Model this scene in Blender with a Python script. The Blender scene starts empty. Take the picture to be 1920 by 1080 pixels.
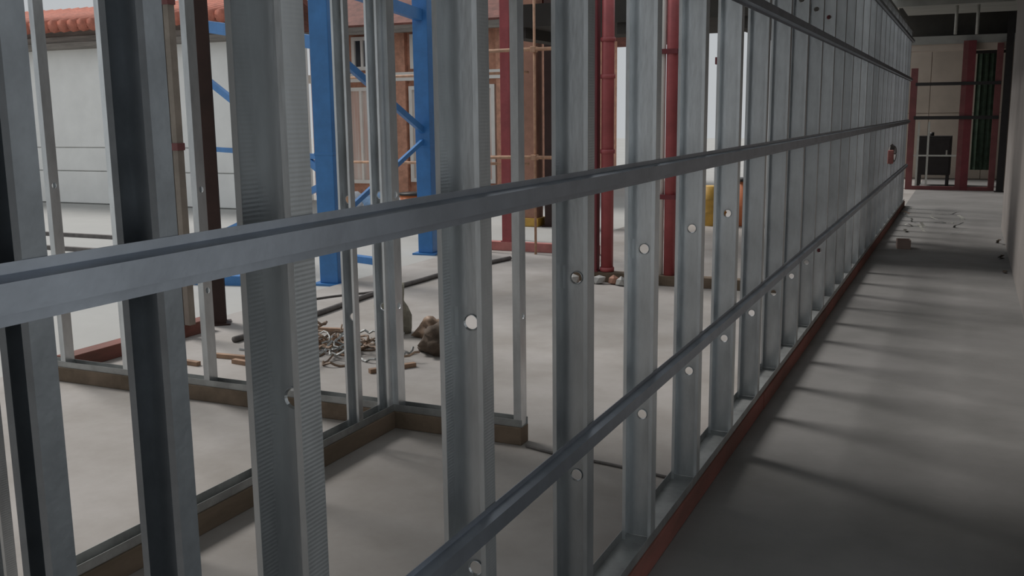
import bpy, bmesh, math, random
from mathutils import Matrix, Vector, noise
random.seed(7)
S = bpy.context.scene
C = S.collection
R = math.radians

# ------------------------------------------------------------------ camera
cam_d = bpy.data.cameras.new('camera')
cam = bpy.data.objects.new('camera', cam_d)
C.objects.link(cam)
cam_d.sensor_width = 36.0
cam_d.lens = 1850.0 * 36.0 / 1920.0
cam_d.clip_start = 0.05
cam_d.clip_end = 300
right = Vector((0.90894168, 0.41677206, -0.01122837))
up = -Vector((0.06210154, -0.16197058, -0.98483955))
back = -Vector((-0.41227228, 0.89446441, -0.173104))
mw = Matrix((right, up, back)).transposed().to_4x4()
mw.translation = (0, 0, 1.52)
cam.matrix_world = mw
S.camera = cam

# ------------------------------------------------------------------ sky, sun, exposure
SKY = 0.52
SUN = 2.5
w = bpy.data.worlds.new('overcast_sky')
S.world = w
w.use_nodes = True
bg = w.node_tree.nodes['Background']
bg.inputs['Color'].default_value = (0.93, 0.97, 1.0, 1)
bg.inputs['Strength'].default_value = SKY
sd = bpy.data.lights.new('sun', 'SUN')
sd.energy = SUN
sd.angle = R(19)
sd.color = (1.0, 0.96, 0.92)
sun = bpy.data.objects.new('sun', sd)
C.objects.link(sun)
sdir = Vector((1.04, -0.26, -1.07 * math.tan(R(45))))
sun.rotation_euler = sdir.to_track_quat('-Z', 'Y').to_euler()
sun.location = (-10, 4, 8)
S.view_settings.view_transform = 'Standard'
S.view_settings.look = 'None'
S.view_settings.exposure = 0.0
S.view_settings.gamma = 1.0
S.view_settings.use_curve_mapping = False


# ------------------------------------------------------------------ materials
def mat(name, col, rough=0.7, metal=0.0, var=0.12, scale=6.0, bump=0.0, bscale=40.0, col2=None, stretch=None, spec=0.5, detail=5.0):
    m = bpy.data.materials.new(name)
    m.use_nodes = True
    nt = m.node_tree
    N, L = nt.nodes, nt.links
    b = N['Principled BSDF']
    b.inputs['Roughness'].default_value = rough
    b.inputs['Metallic'].default_value = metal
    b.inputs['Specular IOR Level'].default_value = spec
    tc = N.new('ShaderNodeTexCoord')
    mp = N.new('ShaderNodeMapping')
    if stretch:
        mp.inputs['Scale'].default_value = stretch
    L.new(tc.outputs['Object'], mp.inputs['Vector'])
    nz = N.new('ShaderNodeTexNoise')
    nz.inputs['Scale'].default_value = scale
    nz.inputs['Detail'].default_value = detail
    nz.inputs['Roughness'].default_value = 0.62
    L.new(mp.outputs['Vector'], nz.inputs['Vector'])
    rp = N.new('ShaderNodeValToRGB')
    lo = col2 if col2 else [c * (1 - var) for c in col]
    hi = col if col2 else [min(1, c * (1 + var)) for c in col]
    rp.color_ramp.elements[0].position = 0.35
    rp.color_ramp.elements[0].color = (*lo, 1)
    rp.color_ramp.elements[1].position = 0.65
    rp.color_ramp.elements[1].color = (*hi, 1)
    L.new(nz.outputs['Fac'], rp.inputs['Fac'])
    L.new(rp.outputs['Color'], b.inputs['Base Color'])
    if bump:
        n2 = N.new('ShaderNodeTexNoise')
        n2.inputs['Scale'].default_value = bscale
        n2.inputs['Detail'].default_value = 4
        L.new(mp.outputs['Vector'], n2.inputs['Vector'])
        bp = N.new('ShaderNodeBump')
        bp.inputs['Strength'].default_value = bump
        bp.inputs['Distance'].default_value = 0.01
        L.new(n2.outputs['Fac'], bp.inputs['Height'])
        L.new(bp.outputs['Normal'], b.inputs['Normal'])
    return m


def knurl(name, src):
    """galvanised sheet with rows of pressed ribs across the flange"""
    m = src.copy()
    m.name = name
    nt = m.node_tree
    N, L = nt.nodes, nt.links
    tc = N.new('ShaderNodeTexCoord')
    wv = N.new('ShaderNodeTexWave')
    wv.bands_direction = 'Z'
    wv.inputs['Scale'].default_value = 45.0
    wv.inputs['Distortion'].default_value = 0.0
    L.new(tc.outputs['Object'], wv.inputs['Vector'])
    bp = N.new('ShaderNodeBump')
    bp.inputs['Strength'].default_value = 0.13
    bp.inputs['Distance'].default_value = 0.0015
    L.new(wv.outputs['Fac'], bp.inputs['Height'])
    L.new(bp.outputs['Normal'], N['Principled BSDF'].inputs['Normal'])
    return m


M = {}
M['galv'] = mat('galvanised_steel', (0.60, 0.625, 0.64), 0.32, 0.78, 0.14, 9, 0.05, 60, stretch=(1, 1, 0.35))
_nt = M['galv'].node_tree          # sheets differ a little from stud to stud
_oi = _nt.nodes.new('ShaderNodeObjectInfo')
_mr = _nt.nodes.new('ShaderNodeMapRange')
_mr.inputs['To Min'].default_value = 0.72
_mr.inputs['To Max'].default_value = 1.18
_hs = _nt.nodes.new('ShaderNodeHueSaturation')
_nt.links.new(_oi.outputs['Random'], _mr.inputs['Value'])
_nt.links.new(_mr.outputs['Result'], _hs.inputs['Value'])
_nt.links.new(_nt.nodes['Color Ramp'].outputs['Color'], _hs.inputs['Color'])
_nt.links.new(_hs.outputs['Color'], _nt.nodes['Principled BSDF'].inputs['Base Color'])
M['flange'] = knurl('galvanised_ribbed_flange', M['galv'])
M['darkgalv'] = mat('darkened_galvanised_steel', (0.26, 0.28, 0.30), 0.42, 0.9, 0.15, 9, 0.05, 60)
M['rail'] = mat('galvanised_rail', (0.37, 0.405, 0.46), 0.4, 0.97, 0.10, 7, 0.04, 50)
M['track'] = mat('galvanised_track', (0.36, 0.37, 0.365), 0.5, 0.75, 0.18, 8, 0.05, 50)
M['sill'] = mat('stained_brown_timber', (0.21, 0.155, 0.11), 0.8, 0, 0.3, 5, 0.3, 30, col2=(0.12, 0.09, 0.06), stretch=(1, 0.25, 1))
M['sill_red'] = mat('red_brown_timber', (0.27, 0.095, 0.075), 0.8, 0, 0.3, 4, 0.3, 30, col2=(0.13, 0.06, 0.045), stretch=(1, 0.25, 1))
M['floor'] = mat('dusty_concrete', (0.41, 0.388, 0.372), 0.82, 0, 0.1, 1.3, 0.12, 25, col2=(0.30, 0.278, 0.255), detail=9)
M['ground'] = mat('pale_gravel_ground', (0.42, 0.42, 0.405), 0.95, 0, 0.05, 0.8, 0.1, 30)
M['plaster'] = mat('grey_plaster', (0.245, 0.225, 0.21), 0.85, 0, 0.08, 2.2, 0.1, 30)
M['ceil'] = mat('board_marked_concrete', (0.34, 0.345, 0.32), 0.85, 0, 0.12, 2.5, 0.15, 20, stretch=(1, 4, 1))
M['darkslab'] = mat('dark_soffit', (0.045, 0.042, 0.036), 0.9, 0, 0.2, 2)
M['blue'] = mat('blue_painted_steel', (0.045, 0.19, 0.46), 0.42, 0, 0.12, 5, 0.04, 30)
M['red'] = mat('red_painted_steel', (0.38, 0.085, 0.09), 0.45, 0, 0.15, 5, 0.04, 30)
M['darkred'] = mat('dark_red_primer_steel', (0.17, 0.028, 0.035), 0.6, 0, 0.15, 5)
M['maroon'] = mat('dark_maroon_frame', (0.19, 0.06, 0.06), 0.6, 0, 0.15, 5)
M['black'] = mat('black_steel', (0.020, 0.018, 0.018), 0.5, 0, 0.2, 8)
M['browncol'] = mat('dark_brown_primer', (0.045, 0.022, 0.018), 0.6, 0, 0.25, 4)
M['postgrey'] = mat('weathered_grey_post', (0.27, 0.235, 0.20), 0.7, 0, 0.15, 6)
M['tan'] = mat('rusty_tan_pipe', (0.52, 0.31, 0.20), 0.7, 0, 0.2, 14)
M['clay'] = mat('terracotta_column', (0.36, 0.19, 0.135), 0.8, 0, 0.15, 5)
M['white'] = mat('white_wall', (0.86, 0.86, 0.84), 0.85, 0, 0.04, 2)
M['winwhite'] = mat('white_window_paint', (0.78, 0.76, 0.72), 0.6, 0, 0.05, 3)
M['eave'] = mat('grey_eave_board', (0.20, 0.18, 0.16), 0.8, 0, 0.25, 6, stretch=(0.3, 1, 4))
M['tile'] = mat('red_roof_tile', (0.50, 0.17, 0.115), 0.8, 0, 0.2, 7)
M['oldroof'] = mat('dark_red_roof', (0.17, 0.065, 0.05), 0.8, 0, 0.3, 5)
M['brick'] = mat('orange_brick', (0.56, 0.29, 0.20), 0.85, 0, 0.2, 9)
M['glass'] = mat('dark_window_glass', (0.05, 0.055, 0.065), 0.12, 0, 0.1, 3)
M['curtain'] = mat('pale_pink_curtain', (0.80, 0.76, 0.72), 0.9, 0, 0.15, 9, col2=(0.66, 0.45, 0.38), stretch=(1.2, 1, 0.05))
M['beige'] = mat('beige_panel', (0.52, 0.45, 0.38), 0.85, 0, 0.08, 2)
M['green'] = mat('dark_green_netting', (0.045, 0.075, 0.05), 0.9, 0, 0.3, 7)
M['yellow'] = mat('yellow_plastic', (0.55, 0.33, 0.06), 0.5, 0, 0.15, 6)
M['rope'] = mat('grey_hose', (0.13, 0.12, 0.115), 0.7, 0, 0.2, 12)
M['scrap'] = mat('rusty_strip', (0.24, 0.165, 0.115), 0.6, 0.2, 0.35, 14)
M['scrapdark'] = mat('dark_brown_sacking', (0.11, 0.082, 0.062), 0.9, 0, 0.35, 14, 0.3, 40)
M['scrapgrey'] = mat('grey_green_sacking', (0.30, 0.29, 0.24), 0.9, 0, 0.3, 14, 0.3, 40)
M['wood'] = mat('weathered_batten', (0.34, 0.22, 0.15), 0.85, 0, 0.25, 8, stretch=(1, 0.3, 1))
M['sack'] = mat('white_sack', (0.72, 0.74, 0.78), 0.8, 0, 0.1, 8, 0.2, 25)
M['bluesack'] = mat('pale_blue_tarp', (0.25, 0.40, 0.62), 0.7, 0, 0.2, 8, 0.2, 25)
M['orange'] = mat('orange_plastic', (0.62, 0.20, 0.08), 0.5, 0, 0.1, 8)
M['pipe'] = mat('pale_conduit', (0.50, 0.50, 0.46), 0.5, 0.2, 0.1, 8)


# ------------------------------------------------------------------ mesh helpers
class MB:
    def __init__(s):
        s.v, s.f, s.m = [], [], []

    def face(s, pts, mi=0):
        i = len(s.v)
        s.v += [tuple(p) for p in pts]
        s.f.append(tuple(range(i, i + len(pts))))
        s.m.append(mi)

    def box(s, lo, hi, mi=0):
        x0, y0, z0 = lo
        x1, y1, z1 = hi
        i = len(s.v)
        s.v += [(x0, y0, z0), (x1, y0, z0), (x1, y1, z0), (x0, y1, z0), (x0, y0, z1), (x1, y0, z1), (x1, y1, z1), (x0, y1, z1)]
        for q in ((0, 3, 2, 1), (4, 5, 6, 7), (0, 1, 5, 4), (1, 2, 6, 5), (2, 3, 7, 6), (3, 0, 4, 7)):
            s.f.append(tuple(i + k for k in q))
            s.m.append(mi)
        return s

    def bar(s, a, b, wx, wy, mi=0):
        """rectangular bar from a to b, section wx by wy"""
        a, b = Vector(a), Vector(b)
        d = (b - a).normalized()
        ref = Vector((0, 0, 1)) if abs(d.z) < 0.95 else Vector((0, 1, 0))
        u = d.cross(ref).normalized() * wx / 2
        v = d.cross(u).normalized() * wy / 2
        i = len(s.v)
        for p in (a, b):
            for q in (-u - v, u - v, u + v, -u + v):
                s.v.append(tuple(p + q))
        for q in ((0, 1, 2, 3), (7, 6, 5, 4), (0, 4, 5, 1), (1, 5, 6, 2), (2, 6, 7, 3), (3, 7, 4, 0)):
            s.f.append(tuple(i + k for k in q))
            s.m.append(mi)
        return s

    def tube(s, pts, r, n=10, mi=0):
        pts = [Vector(p) for p in pts]
        rings = []
        for k, p in enumerate(pts):
            d = (pts[min(k + 1, len(pts) - 1)] - pts[max(k - 1, 0)]).normalized()
            ref = Vector((0, 0, 1)) if abs(d.z) < 0.9 else Vector((0, 1, 0))
            u = d.cross(ref).normalized()
            v = d.cross(u).normalized()
            i = len(s.v)
            rr = r[k] if isinstance(r, (list, tuple)) else r
            for j in range(n):
                a = 2 * math.pi * j / n
                s.v.append(tuple(p + (u * math.cos(a) + v * math.sin(a)) * rr))
            rings.append(i)
        for a, b in zip(rings, rings[1:]):
            for j in range(n):
                s.f.append((a + j, a + (j + 1) % n, b + (j + 1) % n, b + j))
                s.m.append(mi)
        s.f.append(tuple(rings[0] + j for j in range(n))[::-1])
        s.m.append(mi)
        s.f.append(tuple(rings[-1] + j for j in range(n)))
        s.m.append(mi)
        return s

    def prism(s, prof, axis, a, b, mi=0):
        """closed 2-D profile swept from a to b along axis (0,1,2)"""
        def P(q, t):
            p = list(q)
            p.insert(axis, t)
            return tuple(p)
        i = len(s.v)
        n = len(prof)
        s.v += [P(q, a) for q in prof] + [P(q, b) for q in prof]
        for k in range(n):
            s.f.append((i + k, i + (k + 1) % n, i + n + (k + 1) % n, i + n + k))
            s.m.append(mi)
        s.f.append(tuple(range(i, i + n))[::-1])
        s.m.append(mi)
        s.f.append(tuple(range(i + n, i + 2 * n)))
        s.m.append(mi)
        return s

    def mesh(s, name, mats, smooth=False, fix=True):
        me = bpy.data.meshes.new(name)
        me.from_pydata(s.v, [], s.f)
        for m in (mats if isinstance(mats, (list, tuple)) else [mats]):
            me.materials.append(m)
        me.polygons.foreach_set('material_index', s.m)
        if smooth:
            me.polygons.foreach_set('use_smooth', [True] * len(me.polygons))
        if fix:
            bm = bmesh.new()
            bm.from_mesh(me)
            bmesh.ops.remove_doubles(bm, verts=bm.verts, dist=1e-5)
            bmesh.ops.recalc_face_normals(bm, faces=bm.faces)
            bm.to_mesh(me)
            bm.free()
        me.update()
        return me

    def build(s, name, mats, parent=None, smooth=False, fix=True, bevel=0):
        o = link(name, s.mesh(name, mats, smooth, fix), parent)
        if bevel:
            b = o.modifiers.new('edge', 'BEVEL')
            b.width = bevel
            b.segments = 2
            b.limit_method = 'ANGLE'
        return o


def link(name, data, parent=None, loc=None, rz=0):
    o = bpy.data.objects.new(name, data)
    C.objects.link(o)
    if parent:
        o.parent = parent
    if loc:
        o.location = loc
    if rz:
        o.rotation_euler[2] = rz
    return o


def tag(o, label, cat, group=None):
    o['label'] = label
    o['category'] = cat
    if group:
        o['group'] = group
    return o


def struct(o):
    o['kind'] = 'structure'
    return o


def thing(name, label, cat, loc=(0, 0, 0), rz=0, group=None):
    return tag(link(name, None, None, loc, rz), label, cat, group)


# ------------------------------------------------------------------ the setting
ground = struct(MB().box((-60, -12, -0.5), (30, 60, -0.03)).build('ground', M['ground']))
m = MB()
m.prism([(-5.2, -6), (0.75, -6), (0.75, 24), (-4.2, 24), (-4.2, 10.3), (-5.2, 10.3)], 2, -0.028, 0.0)
floor = struct(m.build('floor', M['floor']))
M['corr'] = mat('darker_grey_concrete', (0.235, 0.23, 0.225), 0.75, 0, 0.1, 1.1, 0.1, 25, col2=(0.17, 0.168, 0.162), detail=9)  # corridor floor tone, greyer and darker than the room floor
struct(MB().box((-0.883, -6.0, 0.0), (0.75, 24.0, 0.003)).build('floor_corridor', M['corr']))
wr = struct(MB().box((0.44, 3.1, 0.0), (0.64, 14.2, 3.05)).build('wall_right', M['plaster']))
struct(MB().box((-4.95, -1.1, 0.0), (-2.3, -0.9, 3.3)).build('wall_unseen_back', M['plaster']))  # unseen wall added behind the camera to darken near room and stud webs
ceil = struct(MB().prism([(-4.95, -0.9), (0.64, -0.9), (0.64, 18.0), (-1.05, 18.0), (-1.05, 5.0), (-4.95, 5.0)], 2, 3.05, 3.3).build('ceiling', M['ceil']))  # part over the room is unseen, its outline shaped to steer the daylight
# down-stand ribs of the corridor ceiling
for y in (2.4, 5.6, 8.8, 12.0, 15.2):
    MB().box((-1.1, y - 0.1, 2.93), (0.44, y + 0.1, 3.05)).build('ceiling_rib', M['ceil'], ceil)
# dark bay past the corridor ceiling
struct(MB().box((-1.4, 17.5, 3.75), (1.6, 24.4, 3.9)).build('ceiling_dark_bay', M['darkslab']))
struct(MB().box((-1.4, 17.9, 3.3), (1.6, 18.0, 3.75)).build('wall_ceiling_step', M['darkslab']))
wf = struct(MB().box((-2.2, 24.0, 0.0), (1.8, 24.2, 3.75)).build('wall_far', M['beige']))
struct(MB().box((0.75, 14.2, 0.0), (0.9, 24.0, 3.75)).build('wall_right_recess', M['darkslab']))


# ------------------------------------------------------------------ steel studs
ZB, ZT = 0.088, 2.735
HOLES = (0.522, 1.083, 2.165)


def stud_mesh(name, D=0.10, F=0.052, z0=ZB, z1=ZT, holes=HOLES, r=0.0155, mats=None):
    """C-section: web at y=0 spanning x=-D..0, flanges and lips towards -y, round service holes in the web"""
    b = MB()
    lip = 0.011
    zs = [z0]
    half = min(0.032, D / 2 - 0.004)
    xc = -D / 2
    for h in holes:
        if z0 < h - half and h + half < z1:
            b.face([(-D, 0, zs[-1]), (0, 0, zs[-1]), (0, 0, h - half), (-D, 0, h - half)])
            # side pieces beside the square that carries the hole
            b.face([(-D, 0, h - half), (xc - half, 0, h - half), (xc - half, 0, h + half), (-D, 0, h + half)])
            b.face([(xc + half, 0, h - half), (0, 0, h - half), (0, 0, h + half), (xc + half, 0, h + half)])
            n = 20
            for k in range(n):
                a0, a1 = 2 * math.pi * k / n + math.pi / 4, 2 * math.pi * (k + 1) / n + math.pi / 4

                def sq(a):
                    c, s_ = math.cos(a), math.sin(a)
                    q = half / max(abs(c), abs(s_))
                    return (xc + c * q, 0, h + s_ * q)

                def ci(a, rr=r, y=0.0):
                    return (xc + math.cos(a) * rr, y, h + math.sin(a) * rr)
                b.face([sq(a0), sq(a1), ci(a1), ci(a0)])
                b.face([ci(a0), ci(a1), ci(a1, r * 1.12, -0.005), ci(a0, r * 1.12, -0.005)])   # pressed rim
            zs.append(h + half)
    b.face([(-D, 0, zs[-1]), (0, 0, zs[-1]), (0, 0, z1), (-D, 0, z1)])
    for x, s_ in ((0, -1), (-D, 1)):
        b.face([(x, 0, z0), (x, -F, z0), (x, -F, z1), (x, 0, z1)], 1)
        b.face([(x, -F, z0), (x + s_ * lip, -F, z0), (x + s_ * lip, -F, z1), (x, -F, z1)], 0)
    return b.mesh(name, mats or [M['galv'], M['flange']])


STUD = stud_mesh('stud')


def add_stud(parent, x, y, rz=0.0, me=STUD):
    o = link('stud', me, parent, (x, y, 0), rz)
    so = o.modifiers.new('sheet', 'SOLIDIFY')
    so.thickness = 0.0013
    so.offset = 0
    return o


def track(parent, lo, hi, axis, z, sgn=1, name='floor_track', flange=0.034):
    """U-section laid flat between lo and hi: lo/hi are (x,y) corners"""
    t = 0.0014
    x0, y0 = lo
    x1, y1 = hi
    b = MB()
    za, zb = (z, z + t) if sgn > 0 else (z - t, z)
    fa, fb = (z, z + flange) if sgn > 0 else (z - flange, z)
    b.box((x0, y0, za), (x1, y1, zb))
    if axis == 1:
        b.box((x0 - t, y0, fa), (x0, y1, fb))
        b.box((x1, y0, fa), (x1 + t, y1, fb))
    else:
        b.box((x0, y0 - t, fa), (x1, y0, fb))
        b.box((x0, y1, fa), (x1, y1 + t, fb))
    return b.build(name, M['track'], parent)


def sill(parent, lo, hi, axis, h=0.085, mt='sill', n=2.44):
    a, b = lo[axis], hi[axis]
    k = max(1, round((b - a) / n))
    for i in range(k):
        p, q = list(lo), list(hi)
        p[axis] = a + (b - a) * i / k + (0.002 if i else 0)
        q[axis] = a + (b - a) * (i + 1) / k - 0.002
        j = random.uniform(-0.003, 0.003)
        MB().box((p[0] + j, p[1] + (j if axis == 0 else 0), 0.0), (q[0] + j, q[1] + (j if axis == 0 else 0), h)).build('sill_board', M[mt], parent, bevel=0.004)


FX = -0.895            # corridor face of the long wall
wall = thing('stud_wall', 'long galvanised steel stud wall running the length of the corridor', 'stud wall', (FX, 0, 0))
wall_ys = [1.225, 1.842] + [2.47 + 0.6155 * k for k in range(24)]
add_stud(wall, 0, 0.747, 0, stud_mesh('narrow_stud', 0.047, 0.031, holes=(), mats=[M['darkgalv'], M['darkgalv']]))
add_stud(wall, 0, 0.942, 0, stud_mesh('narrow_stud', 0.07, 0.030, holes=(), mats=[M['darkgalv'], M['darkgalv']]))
FARSTUD = stud_mesh('plain_stud', holes=())
LOWSTUD = stud_mesh('plain_stud', holes=(0.522, 2.165))
for k, y in enumerate(wall_ys):
    add_stud(wall, 0, y, 0, STUD if k < 6 else (LOWSTUD if k < 11 else FARSTUD))
track(wall, (-0.1, 0.2), (0.0, 17.0), 1, 0.0855)
track(wall, (-0.1, 0.2), (0.0, 17.0), 1, ZT + 0.002, -1, 'top_track')
sill(wall, (-0.115, 0.2, 0), (0.012, 17.05, 0), 1, mt='sill_red')


def hat(parent, z, y0, y1, hgt=0.066, dep=0.024):
    """furring channel screwed across the studs: two brims and a raised crown"""
    t = 0.0016
    h = hgt / 2
    br = 0.012
    x0 = 0.0016
    outer = [(x0, z - h), (x0 + t, z - h), (x0 + t, z - h + br), (x0 + dep, z - h + br + 0.005), (x0 + dep, z + h - br - 0.005), (x0 + t, z + h - br), (x0 + t, z + h), (x0, z + h)]
    inner = [(x0, z + h - br - t), (x0 + dep - t, z + h - br - 0.005 - t), (x0 + dep - t, z - h + br + 0.005 + t), (x0, z - h + br + t)]
    return MB().prism(outer + inner, 1, y0, y1).build('furring_channel', M['rail'], parent)


hat(wall, 0.652, 0.2, 17.0, 0.07)
hat(wall, 1.343, 0.2, 17.0)
hat(wall, 1.99, 0.2, 17.0)
hat(wall, 2.575, 0.2, 17.0)

PSTUD = stud_mesh('partition_stud', 0.066, 0.036, holes=(0.61, 1.15, 2.2), r=0.017)
# partition parallel to the corridor, inside the room
w2 = thing('stud_wall', 'short steel stud partition inside the room that meets the cross partition at a corner', 'stud wall', (-2.5, 0, 0))
for y in (1.27, 1.88, 2.49, 3.10, 3.745):
    add_stud(w2, 0, y, 0, PSTUD)
add_stud(w2, 0, 4.01, 0, PSTUD)
track(w2, (-0.066, 0.6), (0.0, 4.012), 1, 0.0855)
track(w2, (-0.066, 0.6), (0.0, 4.012), 1, ZT + 0.002, -1, 'top_track')
sill(w2, (-0.076, 0.6, 0), (0.01, 4.012, 0), 1)

# cross partition
w3 = thing('stud_wall', 'steel stud partition crossing the room with a door gap beside the long wall', 'stud wall', (0, 4.02, 0))
for x in (-1.815, -2.475, -3.09, -3.665, -4.255, -4.745):
    add_stud(w3, x, 0, -math.pi / 2, PSTUD)
track(w3, (-5.0, 0.0), (-1.81, 0.066), 0, 0.0855)
track(w3, (-5.0, 0.0), (-1.81, 0.066), 0, ZT + 0.002, -1, 'top_track')
sill(w3, (-5.0, -0.008, 0), (-1.805, 0.076, 0), 0)

# ------------------------------------------------------------------ things along the slab edge
ec = thing('edge_curb', 'red-brown timber curb along the slab edge before the dark column', 'curb', (-4.98, 0, 0))
sill(ec, (-0.06, 4.2, 0), (0.06, 5.48, 0), 1, 0.09, 'sill_red')
ec2 = thing('edge_curb', 'red timber curb on the floor behind the scaffold frame', 'curb', (0, 10.1, 0))
sill(ec2, (-5.0, -0.05, 0), (-3.6, 0.05, 0), 0, 0.1, 'sill_red', 3)
M['pinkcurb'] = mat('faded_red_curb', (0.50, 0.20, 0.18), 0.8, 0, 0.2, 4)
for c in ec2.children:
    c.data.materials[0] = M['pinkcurb']
ec3 = thing('edge_curb', 'brown timber curb under the red pipes', 'curb', (0, 8.5, 0))
sill(ec3, (-3.35, -0.06, 0), (-1.05, 0.06, 0), 0, 0.09, 'sill')


def hcol(name, label, x, y, w_, d_, h, mt, rz=0.0, base=0.0):
    t = 0.014
    o = thing(name, label, 'column', (x, y, base), rz)
    b = MB()
    b.box((-w_ / 2, -d_ / 2, 0.012), (w_ / 2, -d_ / 2 + t, h))
    b.box((-w_ / 2, d_ / 2 - t, 0.012), (w_ / 2, d_ / 2, h))
    b.box((-t / 2, -d_ / 2 + t, 0.012), (t / 2, d_ / 2 - t, h))
    b.build('column_shaft', M[mt], o)
    MB().box((-w_ * 0.75, -d_ * 0.75, 0), (w_ * 0.75, d_ * 0.75, 0.012)).build('base_plate', M[mt], o)
    return o


hcol('steel_column', 'dark brown steel column at the end of the red-brown slab curb', -5.04, 5.66, 0.125, 0.12, 4.2, 'browncol', R(38))
p = thing('grey_post', 'weathered grey double post standing on the slab edge curb', 'post', (-4.93, 5.22, 0.09))
MB().box((-0.055, -0.03, 0), (-0.008, 0.03, 3.9)).build('post_leg', M['postgrey'], p, bevel=0.004)
MB().box((0.008, -0.03, 0), (0.055, 0.03, 3.9)).build('post_leg', M['postgrey'], p, bevel=0.004)
for z in (0.35, 1.24, 2.2):
    MB().box((-0.062, -0.036, z - 0.025), (0.062, 0.036, z + 0.025)).build('coupling', M['maroon'], p, bevel=0.004)

# blue steel tower
bt = thing('blue_steel_frame', 'braced blue steel frame standing outside the room', 'steel frame', (0, 0, -0.03))
P0, P1, P2 = (-7.73, 8.6), (-5.36, 7.62), (-5.52, 9.72)


def bpost(x, y, w_, rz):
    t = 0.016
    b = MB()
    d_ = w_
    b.box((-w_ / 2, -d_ / 2, 0.02), (w_ / 2, d_ / 2, 5.2))
    b.box((-w_ / 2 - 0.004, -d_ / 2 - 0.004, 1.2), (w_ / 2 + 0.004, d_ / 2 + 0.004, 1.23))
    o = b.build('post', M['blue'], bt, bevel=0.006)
    o.location = (x, y, 0)
    o.rotation_euler[2] = rz
    q = MB().box((-w_ * 0.8, -d_ * 0.8, 0), (w_ * 0.8, d_ * 0.8, 0.02)).build('base_plate', M['blue'], bt)
    q.location = (x, y, 0)
    q.rotation_euler[2] = rz


bpost(*P1, 0.185, R(8))
bpost(*P2, 0.175, R(6))
bpost(*P0, 0.18, R(8))
for a, za, b_, zb, wv in ((P1, 2.2, P2, 1.36, 0.07), (P1, 0.55, P2, 1.30, 0.05), (P1, 2.75, P2, 2.62, 0.12), (P1, 3.6, P2, 4.4, 0.07),
                         (P0, 2.55, P1, 2.2, 0.12), (P0, 2.05, P1, 1.0, 0.07), (P0, 1.22, P1, 1.18, 0.05), (P0, 0.2, P1, 0.95, 0.06)):
    MB().bar((a[0], a[1], za), (b_[0], b_[1], zb), wv * 0.6, wv).build('brace', M['blue'], bt)
tag(MB().bar((-6.1, 8.95, 0.005), (-5.35, 8.72, 0.005), 0.1, 0.07).build('blue_beam', M['blue']), 'short blue steel beam lying on the ground between the blue posts', 'beam')
tag(MB().bar((-7.4, 6.95, 0.015), (-5.75, 7.35, 0.015), 0.12, 0.09).build('blue_beam', M['blue']), 'long blue steel beam lying on the ground beside the dark column', 'beam')

# scaffold of tan tubes
sc = thing('scaffold_frame', 'rusty tan tube scaffold frame beside the terracotta column', 'scaffold', (0, 9.9, 0))
for x, r_ in ((-4.86, 0.021), (-4.27, 0.014)):
    MB().tube([(x, 0, 0), (x, 0, 3.4)], r_).build('standard', M['tan'], sc, True)
for z in (1.06, 2.2, 3.1):
    MB().tube([(-5.0, -0.03, z), (-3.95, -0.03, z)], 0.02).build('ledger', M['tan'], sc, True)
    for x in (-4.86, -4.27):
        MB().box((x - 0.03, -0.055, z - 0.03), (x + 0.03, 0.03, z + 0.03)).build('coupler', M['tan'], sc, bevel=0.006)
# rear scaffold outside
sc2 = thing('scaffold_frame', 'low rusty tube railing behind the blue posts', 'scaffold', (0, 0, -0.03))
for x, y in ((-7.6, 11.2), (-6.3, 11.2), (-5.0, 11.2)):
    MB().tube([(x, y, 0), (x, y, 2.5)], 0.02).build('standard', M['tan'], sc2, True)
for z in (0.95, 2.05):
    MB().tube([(-7.9, 11.17, z), (-4.9, 11.17, z)], 0.018).build('ledger', M['tan'], sc2, True)

# red pipes
rp = thing('red_pipe', 'bright red steel pipe with flanged couplings beside a dark red post', 'pipe', (-2.955, 8.5, 0.09))
MB().tube([(0, 0, 0.015), (0, 0, 3.6)], 0.056, 20).build('pipe_shaft', M['red'], rp, True)
for z in (1.09, 1.75, 2.07, 0.02):
    MB().tube([(0, 0, z - 0.015), (0, 0, z + 0.022)], 0.066, 20).build('coupling_flange', M['red'], rp, True)
rd = thing('red_post', 'dark red steel box post beside the flanged red pipe', 'post', (-3.085, 8.49, 0.09))
MB().box((-0.048, -0.045, 0), (0.048, 0.045, 3.6)).build('post_shaft', M['darkred'], rd, bevel=0.006)
MB().box((-0.056, -0.055, 0), (0.056, 0.055, 0.012)).build('base_plate', M['darkred'], rd)
rq = thing('red_pipe', 'single red pipe with white stripe standing on the brown curb', 'pipe', (-2.37, 8.5, 0.09))
MB().tube([(0, 0, 0), (0, 0, 3.6)], 0.05, 20).build('pipe_shaft', M['red'], rq, True)
MB().tube([(-0.085, 0.0, 0), (-0.085, 0.0, 3.6)], 0.028, 14).build('white_conduit', M['winwhite'], rq, True)
for z in (1.95, 0.7):
    MB().box((-0.12, -0.058, z - 0.02), (0.056, 0.0, z + 0.02)).build('pipe_clamp', M['darkred'], rq)
rl = thing('red_post', 'red steel post standing on the faded red curb by the scaffold', 'post', (-4.7, 10.1, 0.1))
MB().box((-0.055, -0.04, 0), (0.055, 0.04, 3.4)).build('post_shaft', M['red'], rl, bevel=0.006)
MB().box((-0.065, -0.05, 0), (0.065, 0.05, 0.012)).build('base_plate', M['red'], rl)
r4 = thing('red_post', 'thin dark red post behind the far end of the brown curb', 'post', (-2.0, 8.75, 0))
MB().box((-0.025, -0.03, 0), (0.025, 0.03, 3.5)).build('post_shaft', M['darkred'], r4)
MB().box((-0.05, -0.04, 1.93), (0.04, 0.04, 1.99)).build('bracket', M['darkred'], r4)

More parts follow.
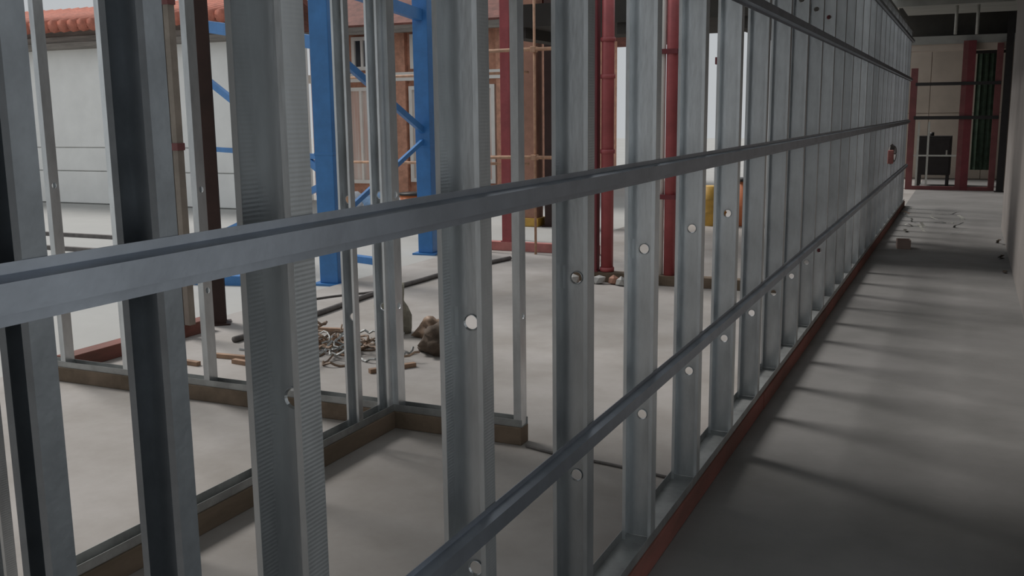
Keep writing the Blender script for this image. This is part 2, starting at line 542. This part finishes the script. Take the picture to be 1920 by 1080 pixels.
# rubble at the foot of the red pipes
for i in range(7):
    bm = bmesh.new()
    bmesh.ops.create_icosphere(bm, subdivisions=1, radius=0.055)
    for v in bm.verts:
        v.co *= 0.75 + 0.5 * random.random()
        v.co.z = max(v.co.z, -0.035)
    me = bpy.data.meshes.new('rubble_stone')
    bm.to_mesh(me)
    bm.free()
    me.materials.append(M['clay'] if i % 2 else M['ground'])
    tag(link('rubble_stone', me, None, (-3.2 + 0.115 * i + random.uniform(-.02, .02), 8.33 + random.uniform(-.03, .03), 0.035)), 'small broken stone lying before the curb under the red pipes', 'stone', 'stones under the red pipes')

# terracotta column, doorway and header of the next block
bc = thing('terracotta_column', 'square terracotta column with lighter edge strip outside the scaffold', 'column', (-5.56, 12.75, -0.03))
MB().box((-0.13, -0.12, 0), (0.13, 0.12, 3.2)).build('column_shaft', M['clay'], bc, bevel=0.01)
MB().box((-0.16, -0.15, 0), (0.16, 0.15, 0.12)).build('plinth', M['yellow'], bc, bevel=0.01)
hcol('steel_column', 'black steel column beside the terracotta column', -5.28, 12.8, 0.17, 0.2, 3.2, 'browncol', R(20), -0.03)
hb = thing('concrete_header', 'dark concrete header slab over the open bay beyond the red pipes', 'slab', (-3.0, 11.5, 2.5))
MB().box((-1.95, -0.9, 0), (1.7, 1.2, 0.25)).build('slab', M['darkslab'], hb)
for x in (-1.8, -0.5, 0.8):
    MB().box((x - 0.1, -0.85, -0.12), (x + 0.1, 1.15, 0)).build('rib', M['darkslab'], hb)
for x, y in ((-1.8, 1.0), (1.55, 1.0), (1.55, -0.6)):
    MB().box((x - 0.06, y - 0.06, -2.53), (x + 0.06, y + 0.06, 0.0)).build('prop', M['darkred'], hb)
yb = thing('yellow_drum', 'yellow plastic drum standing past the red pipes', 'drum', (-3.15, 13.4, -0.03))
MB().tube([(0, 0, 0), (0, 0, 0.02), (0, 0, 0.18), (0, 0, 0.2), (0, 0, 0.22), (0, 0, 0.36), (0, 0, 0.38), (0, 0, 0.4), (0, 0, 0.56)], [0.18, 0.19, 0.19, 0.205, 0.19, 0.19, 0.205, 0.19, 0.18], 24).build('drum_body', M['yellow'], yb, True)
MB().tube([(0.08, 0, 0.555), (0.08, 0, 0.59)], 0.03, 12).build('bung', M['black'], yb, True)
yt = thing('yellow_drum', 'orange-tinted drum with black lid beside the yellow drum', 'drum', (-2.72, 13.5, 0.0))
MB().tube([(0, 0, 0), (0, 0, 0.02), (0, 0, 0.24), (0, 0, 0.26), (0, 0, 0.28), (0, 0, 0.6)], [0.17, 0.18, 0.18, 0.19, 0.18, 0.17], 24).build('drum_body', M['orange'], yt, True)
MB().tube([(0, 0, 0.6), (0, 0, 0.64)], 0.18, 24).build('lid', M['black'], yt, True)

# ------------------------------------------------------------------ houses outside
ho = thing('white_house', 'low white house with red tiled roof across the pale yard', 'house', (0, 13.4, -0.03))
for z0, z1, dy in ((0.02, 0.6, 0.02), (0.62, 1.03, 0.012), (1.05, 2.82, 0.0)):
    for x0, x1 in ((-23.0, -17.0), (-16.99, -11.2)):
        MB().box((x0, -dy, z0), (x1, 0.2, z1)).build('wall_board', M['white'], ho, bevel=0.006)
MB().box((-23.0, 0.05, 0.0), (-11.2, 0.22, 2.82)).build('wall', M['white'], ho)
MB().box((-23.0, 0.22, 0.0), (-11.2, 2.0, 2.82)).build('house_body', M['white'], ho)
for k in range(3):
    MB().box((-23.2, -0.30 + 0.06 * k, 2.80 + 0.11 * k), (-10.9, 0.3, 2.90 + 0.11 * k)).build('eave_board', M['eave'], ho)
rf = MB()
rf.prism([(-0.42, 3.12), (1.3, 3.56), (2.4, 3.12), (2.4, 3.2), (1.3, 3.68), (-0.42, 3.24)], 0, -23.3, -10.8)
rf.build('roof', M['oldroof'], ho)
# half-round tile courses of the roof edge
for k in range(34):
    x = -18.6 + 0.235 * k
    MB().tube([(x, -0.46, 3.17), (x, 1.25, 3.6)], 0.115, 8).build('roof_tile', M['tile'], ho, True)
for y, x0, x1 in ((9.5, -13.0, -8.2), (8.45, -12.2, -8.0)):
    tag(MB().box((x0, y - 0.03, -0.03), (x1, y + 0.03, 0.02)).build('timber_batten', M['rope'], None), 'long dark batten lying on the pale yard before the white house, ' + ('further out' if y > 9 else 'closer to the slab'), 'batten')

br = thing('brick_house', 'orange brick house with white windows and dark red roof', 'house', (0, 16.5, -0.03))
MB().box((-11.9, 0.05, 0), (-7.6, 6.0, 3.2)).build('house_body', M['brick'], br)
for x0, x1 in ((-11.9, -11.15), (-10.1, -9.75), (-9.0, -8.6), (-7.85, -7.6)):
    MB().box((x0, -0.06, 0), (x1, 0.05, 3.2)).build('brick_pier', M['brick'], br)
for x0, x1, z0, z1 in ((-11.1, -10.15, 0.25, 2.1), (-9.7, -9.05, 0.3, 2.1), (-8.55, -7.9, 0.3, 2.1), (-10.95, -10.25, 2.42, 3.05), (-9.65, -9.1, 2.42, 3.05)):
    wn = MB()
    for a, b_, c, d_ in ((x0, x0 + .07, z0, z1), (x1 - .07, x1, z0, z1), (x0 + .07, x1 - .07, z0, z0 + .07), (x0 + .07, x1 - .07, z1 - .07, z1), (x0 + (x1 - x0) / 3 - .025, x0 + (x1 - x0) / 3 + .025, z0 + .07, z1 - .07), (x0 + (x1 - x0) * 2 / 3 - .025, x0 + (x1 - x0) * 2 / 3 + .025, z0 + .07, z1 - .07)):
        wn.box((a, -0.03, c), (b_, 0.045, d_))
    fo = wn.build('window_frame', M['winwhite'], br)
    MB().box((x0 + .05, 0.02, z0 + .05), (x1 - .05, 0.048, z1 - .05)).build('pane', M['curtain'] if z1 < 2.3 else M['glass'], fo)
MB().box((-12.0, -0.08, 2.2), (-7.5, 0.05, 2.36)).build('string_course', M['winwhite'], br)
MB().prism([(-0.5, 3.1), (3.0, 4.7), (6.5, 3.1), (6.5, 3.22), (3.0, 4.85), (-0.5, 3.22)], 0, -12.3, -7.3).build('roof', M['oldroof'], br)
MB().box((-12.3, -0.52, 3.05), (-7.3, -0.42, 3.18)).build('gutter', M['eave'], br)

# sacks and tubs in the yard before the brick house
def blob(name, loc, sc_, mt, label, cat, group=None, seed=0, sub=3, rough=0.35):
    bm = bmesh.new()
    bmesh.ops.create_icosphere(bm, subdivisions=sub, radius=1.0)
    for v in bm.verts:
        n = noise.noise(v.co * 1.7 + Vector((seed * 3.1, seed, 0)))
        n2 = noise.noise(v.co * 4.3 + Vector((0, seed * 2.7, 1)))
        v.co *= 1 + rough * n + rough * 0.5 * n2
        v.co = Vector((v.co.x * sc_[0], v.co.y * sc_[1], v.co.z * sc_[2]))
        v.co.z = max(v.co.z, -sc_[2] * 0.55)
    zmin = min(v.co.z for v in bm.verts)
    for v in bm.verts:
        v.co.z -= zmin
    me = bpy.data.meshes.new(name)
    bm.to_mesh(me)
    bm.free()
    me.polygons.foreach_set('use_smooth', [True] * len(me.polygons))
    me.materials.append(M[mt])
    return tag(link(name, me, None, loc), label, cat, group)


for i, (x, y, mt) in enumerate(((-9.5, 14.1, 'sack'), (-8.85, 13.9, 'bluesack'), (-8.2, 13.8, 'sack'))):
    lab = 'plump white sack in the yard before the brick house' if mt == 'sack' else 'crumpled pale blue tarpaulin bundle in the yard before the brick house'
    blob('sack' if mt == 'sack' else 'tarp_bundle', (x, y, -0.03), (0.26, 0.22, 0.2), mt, lab, 'sack' if mt == 'sack' else 'tarpaulin', 'bundles in the yard', i)
tb = thing('orange_tub', 'orange plastic tub with black rim in the yard', 'tub', (-7.55, 12.9, -0.03))
MB().tube([(0, 0, 0), (0, 0, 0.38)], [0.17, 0.22], 20).build('tub_body', M['orange'], tb, True)
MB().tube([(0, 0, 0.38), (0, 0, 0.41)], 0.235, 20).build('rim', M['black'], tb, True)

# ------------------------------------------------------------------ hoses and scrap heap on the room floor
def cable(name, pts, r_, mt, label, cat):
    cu = []
    P = [Vector(p) for p in pts]
    for i in range(len(P) - 1):
        p0, p1, p2, p3 = P[max(i - 1, 0)], P[i], P[i + 1], P[min(i + 2, len(P) - 1)]
        for k in range(6):
            t = k / 6
            cu.append(0.5 * ((2 * p1) + (p2 - p0) * t + (2 * p0 - 5 * p1 + 4 * p2 - p3) * t * t + (3 * p1 - p0 - 3 * p2 + p3) * t ** 3))
    cu.append(P[-1])
    return tag(MB().tube(cu, r_, 8).build(name, M[mt], None, True), label, cat)


cable('floor_hose', [(-4.5, 5.2, .022), (-4.5, 6.1, .022), (-4.56, 7.0, .022), (-4.53, 7.8, .022), (-4.5, 8.6, .022), (-4.35, 9.4, .022)], 0.022, 'rope', 'thick grey hose running along the pale slab beside the scrap heap', 'hose')
cable('floor_cable', [(-4.98, 6.6, .009), (-4.85, 6.9, .009), (-4.62, 7.25, .009), (-4.62, 7.5, .009)], 0.009, 'rope', 'thin grey cable lying beside the thick hose', 'cable')
cable('floor_cable', [(-1.78, 4.0, .007), (-1.6, 3.95, .007), (-1.35, 3.92, .007), (-1.05, 3.86, .007)], 0.007, 'rope', 'thin dark cable crossing the door gap of the cross partition', 'cable')

def ribbon(name, loc, seed, length, wid, curl, mt, rz, lift=0.25):
    rnd = random.Random(seed)
    n = 16
    x = z = 0.0
    a = rnd.uniform(0.0, 0.4)
    yb = 0.0
    pts = []
    for k in range(n + 1):
        pts.append((x, yb, z))
        a += rnd.uniform(-1, 1) * curl
        x += math.cos(a) * length / n
        z += math.sin(a) * length / n * 0.7
        yb += rnd.uniform(-1, 1) * 0.012
    zmin = min(p_[2] for p_ in pts)
    b = MB()
    for p_, q in zip(pts, pts[1:]):
        for s_ in (0,):
            b.face([(p_[0], p_[1] - wid / 2, p_[2] - zmin), (q[0], q[1] - wid / 2, q[2] - zmin), (q[0], q[1] + wid / 2, q[2] - zmin), (p_[0], p_[1] + wid / 2, p_[2] - zmin)])
    me = b.mesh(name, M[mt])
    o = link(name, me, None, loc, rz)
    so = o.modifiers.new('sheet', 'SOLIDIFY')
    so.thickness = 0.002
    return o


heap = MB()
for i in range(46):
    rnd = random.Random(i)
    t = rnd.random()
    x, y = -3.95 + 0.45 * t + rnd.uniform(-0.08, 0.08), 5.27 + rnd.uniform(-0.12, 0.12)
    z = 0.006 + 0.13 * rnd.random() * max(0, 1 - abs(2 * t - 1.3))
    a, c_, wd = rnd.uniform(0, 6.28), 0.0, rnd.uniform(0.008, 0.02)
    pts = []
    for k in range(18):
        pts.append((x, y, z))
        c_ += rnd.uniform(-1, 1) * 0.5
        a += c_ * 0.5
        x += math.cos(a) * 0.032
        y += math.sin(a) * 0.032
        z = min(0.24, max(0.006, z + rnd.uniform(-0.022, 0.02)))
    heap.tube(pts, wd * 0.5, 4, rnd.choice((0, 0, 1, 2)))
ho_ = heap.build('scrap_heap', [M['scrap'], M['track'], M['wood']])
ho_['kind'] = 'stuff'
tag(ho_, 'tangled heap of rusty strip and wire offcuts on the room floor', 'scrap heap')
for i, (x, y, l, a) in enumerate(((-4.2, 5.72, 0.5, 12), (-4.5, 4.62, 0.45, -4), (-4.1, 4.84, 0.5, 4), (-3.85, 4.72, 0.55, -6), (-3.1, 4.98, 0.3, 55))):
    dx, dy = math.cos(R(a)) * l / 2, math.sin(R(a)) * l / 2
    tag(MB().bar((x - dx, y - dy, .014), (x + dx, y + dy, .014), 0.035, 0.026).build('wood_stick', M['wood']), 'short brown wooden stick on the floor around the scrap heap', 'stick', 'sticks around the scrap heap')
blob('crumpled_sack', (-3.04, 5.46, 0), (0.14, 0.11, 0.12), 'scrapdark', 'crumpled dark brown sack at the end of the scrap heap', 'sack', None, 4, 3, 0.6)
blob('crumpled_sack', (-3.66, 5.88, 0), (0.13, 0.11, 0.24), 'scrapgrey', 'crumpled grey green sack standing up behind the scrap heap', 'sack', None, 9, 3, 0.5)
blob('crumpled_sack', (-3.30, 5.86, 0), (0.12, 0.1, 0.09), 'scrap', 'crumpled rusty brown sack in the middle of the scrap heap', 'sack', None, 14, 3, 0.6)

# ------------------------------------------------------------------ far end of the corridor
fr = thing('steel_gate', 'dark red steel gate frame with black rails closing the far end of the corridor', 'gate', (0, 20.7, 0))
MB().box((-1.09, -0.04, 0), (-0.97, 0.04, 2.3)).build('post', M['maroon'], fr)
MB().box((-0.21, -0.04, 0), (-0.12, 0.04, 2.78)).build('post', M['maroon'], fr)
MB().box((-0.12, -0.05, 0), (0.01, 0.05, 2.78)).build('post', M['darkred'], fr)
MB().box((0.36, -0.04, 0), (0.47, 0.04, 2.72)).build('post', M['maroon'], fr)
MB().box((-1.0, -0.045, 0.0), (0.42, 0.045, 0.07)).build('base_rail', M['maroon'], fr)
for z, h in ((2.0, 0.03), (1.37, 0.032)):
    MB().box((-1.0, -0.075, z - h), (0.46, -0.035, z + h)).build('cross_rail', M['black'], fr)
MB().box((-0.97, -0.03, 0.64), (-0.2, 0.0, 0.67)).build('thin_rail', M['pipe'], fr)
for x in (-0.9, -0.72):
    MB().box((x - 0.018, -0.02, 0.07), (x + 0.018, 0.02, 1.3)).build('upright', M['pipe'], fr)
hcol('steel_column', 'black steel column standing at the end of the red gate frame', 0.56, 20.5, 0.12, 0.2, 3.74, 'black')
lb = thing('lintel_beam', 'grey concrete lintel beam above the red gate frame', 'beam', (0, 20.95, 2.62))
MB().box((-1.3, -0.12, 0), (0.75, 0.12, 0.12)).build('lower_course', M['beige'], lb)
MB().box((-1.3, -0.15, 0.12), (0.75, 0.15, 0.27)).build('beam_body', M['ceil'], lb)
for x in (-1.2, 0.68):
    MB().box((x - 0.06, -0.06, -2.62), (x + 0.06, 0.06, 0)).build('support', M['beige'], lb)
struct(MB().box((-1.4, 21.12, 2.9), (0.75, 21.2, 3.75)).build('wall_shade_panel', M['darkslab']))  # near-black panel added as painted shade in the gap above the lintel
# beige panels on the far wall
for x0, x1 in ((-2.2, -0.86), (-0.85, 0.25), (0.26, 1.5)):
    for z0, z1 in ((0.02, 1.44), (1.45, 2.9)):
        MB().box((x0, 23.97, z0), (x1, 24.0, z1)).build('panel', M['beige'], wf, bevel=0.006)
cb = thing('black_cabinet', 'black metal cabinet on feet behind the red gate frame', 'cabinet', (-0.62, 22.0, 0))
MB().box((-0.33, -0.25, 0.22), (0.3, 0.25, 1.0)).build('cabinet_body', M['black'], cb, bevel=0.01)
MB().box((-0.3, -0.27, 0.26), (0.27, -0.25, 0.96)).build('cabinet_door', M['black'], cb, bevel=0.005)
MB().box((0.2, -0.285, 0.6), (0.23, -0.27, 0.72)).build('handle', M['pipe'], cb)
MB().tube([(-0.08, 0, 1.0), (-0.08, 0, 1.07)], 0.04, 12).build('lamp_boss', M['black'], cb, True)
for x in (-0.28, 0.25):
    for y in (-0.2, 0.2):
        MB().box((x - 0.03, y - 0.03, 0), (x + 0.03, y + 0.03, 0.22)).build('foot', M['black'], cb)
gn = MB()
for k in range(12):
    x = 0.04 + 0.03 * k
    a, b_ = 22.4 + 0.025 * math.sin(k * 1.7), 22.4 + 0.025 * math.sin((k + 1) * 1.7)
    gn.face([(x, a, 0.3), (x + 0.03, b_, 0.3), (x + 0.03, b_, 2.62), (x, a, 2.62)])
go = gn.build('green_net', M['green'])
so = go.modifiers.new('sheet', 'SOLIDIFY')
so.thickness = 0.004
tag(go, 'dark green safety net hanging behind the red gate frame', 'net')
nb = tag(MB().box((0.0, 22.36, 2.622), (0.75, 22.44, 2.68)).build('net_bar', M['black']), 'black bar that carries the dark green safety net', 'bar')
for x, y in ((-0.275, 15.6), (0.0, 15.7)):
    pc = thing('ceiling_conduit', 'pale vertical conduit dropping from the corridor ceiling near the red gate frame', 'conduit', (x, y, 2.56), 0, 'pale conduits at the far end of the ceiling')
    MB().tube([(0, 0, 0), (0, 0, 0.49)], 0.022, 12).build('conduit_tube', M['pipe'], pc, True)
    MB().box((-0.04, -0.04, 0.475), (0.04, 0.04, 0.49)).build('conduit_bracket', M['pipe'], pc)

# small things on the corridor floor
bx = thing('small_carton', 'small open pinkish carton on the corridor floor beside the long wall', 'carton', (-0.6, 11.75, 0), R(8))
M['carton'] = mat('pinkish_card', (0.33, 0.25, 0.22), 0.85, 0, 0.1, 6)
MB().box((-0.07, -0.09, 0), (0.07, 0.09, 0.006)).build('carton_base', M['carton'], bx)
for a in ((-0.07, -0.09, 0.07, -0.084), (-0.07, 0.084, 0.07, 0.09), (-0.07, -0.084, -0.064, 0.084), (0.064, -0.084, 0.07, 0.084)):
    MB().box((a[0], a[1], 0.006), (a[2], a[3], 0.1)).build('carton_side', M['carton'], bx)
for i in range(16):
    x, y = -0.7 + 0.28 * (i % 3) + random.uniform(-.05, .05), 13.4 + 0.6 * (i // 3) + random.uniform(-.08, .08)
    o = ribbon('metal_offcut', (x, y, 0.002), 100 + i, random.uniform(0.12, 0.22), random.uniform(0.02, 0.05), 0.35, random.choice(('track', 'scrap', 'pipe')), random.uniform(0, 6.28))
    tag(o, 'bent metal offcut on the corridor floor near the red gate frame', 'offcut', 'metal offcuts on the corridor floor')
for y in (10.2, 11.1, 12.4):
    o = ribbon('metal_offcut', (0.38, y, 0.002), 300 + int(y * 10), 0.2, 0.03, 0.5, 'scrapdark', R(80))
    tag(o, 'dark bent scrap at the foot of the plaster corridor wall', 'offcut', 'dark scrap along the plaster wall')
# coil with a red tag hung on the long wall
ck = thing('cable_coil', 'coil of dark cable with red strap hung on the studs near the corridor end', 'coil', (-0.865, 13.05, 0.99))
for k in range(4):
    pts = [(0.012 * k, math.cos(a) * (0.36 - 0.03 * k), math.sin(a) * (0.115 - 0.01 * k)) for a in [2 * math.pi * j / 28 for j in range(29)]]
    MB().tube(pts, 0.011, 6).build('cable_loop', M['rope'], ck, True)
MB().box((-0.012, -0.40, -0.10), (0.05, -0.33, 0.06)).build('strap', M['pinkcurb'], ck, bevel=0.006)
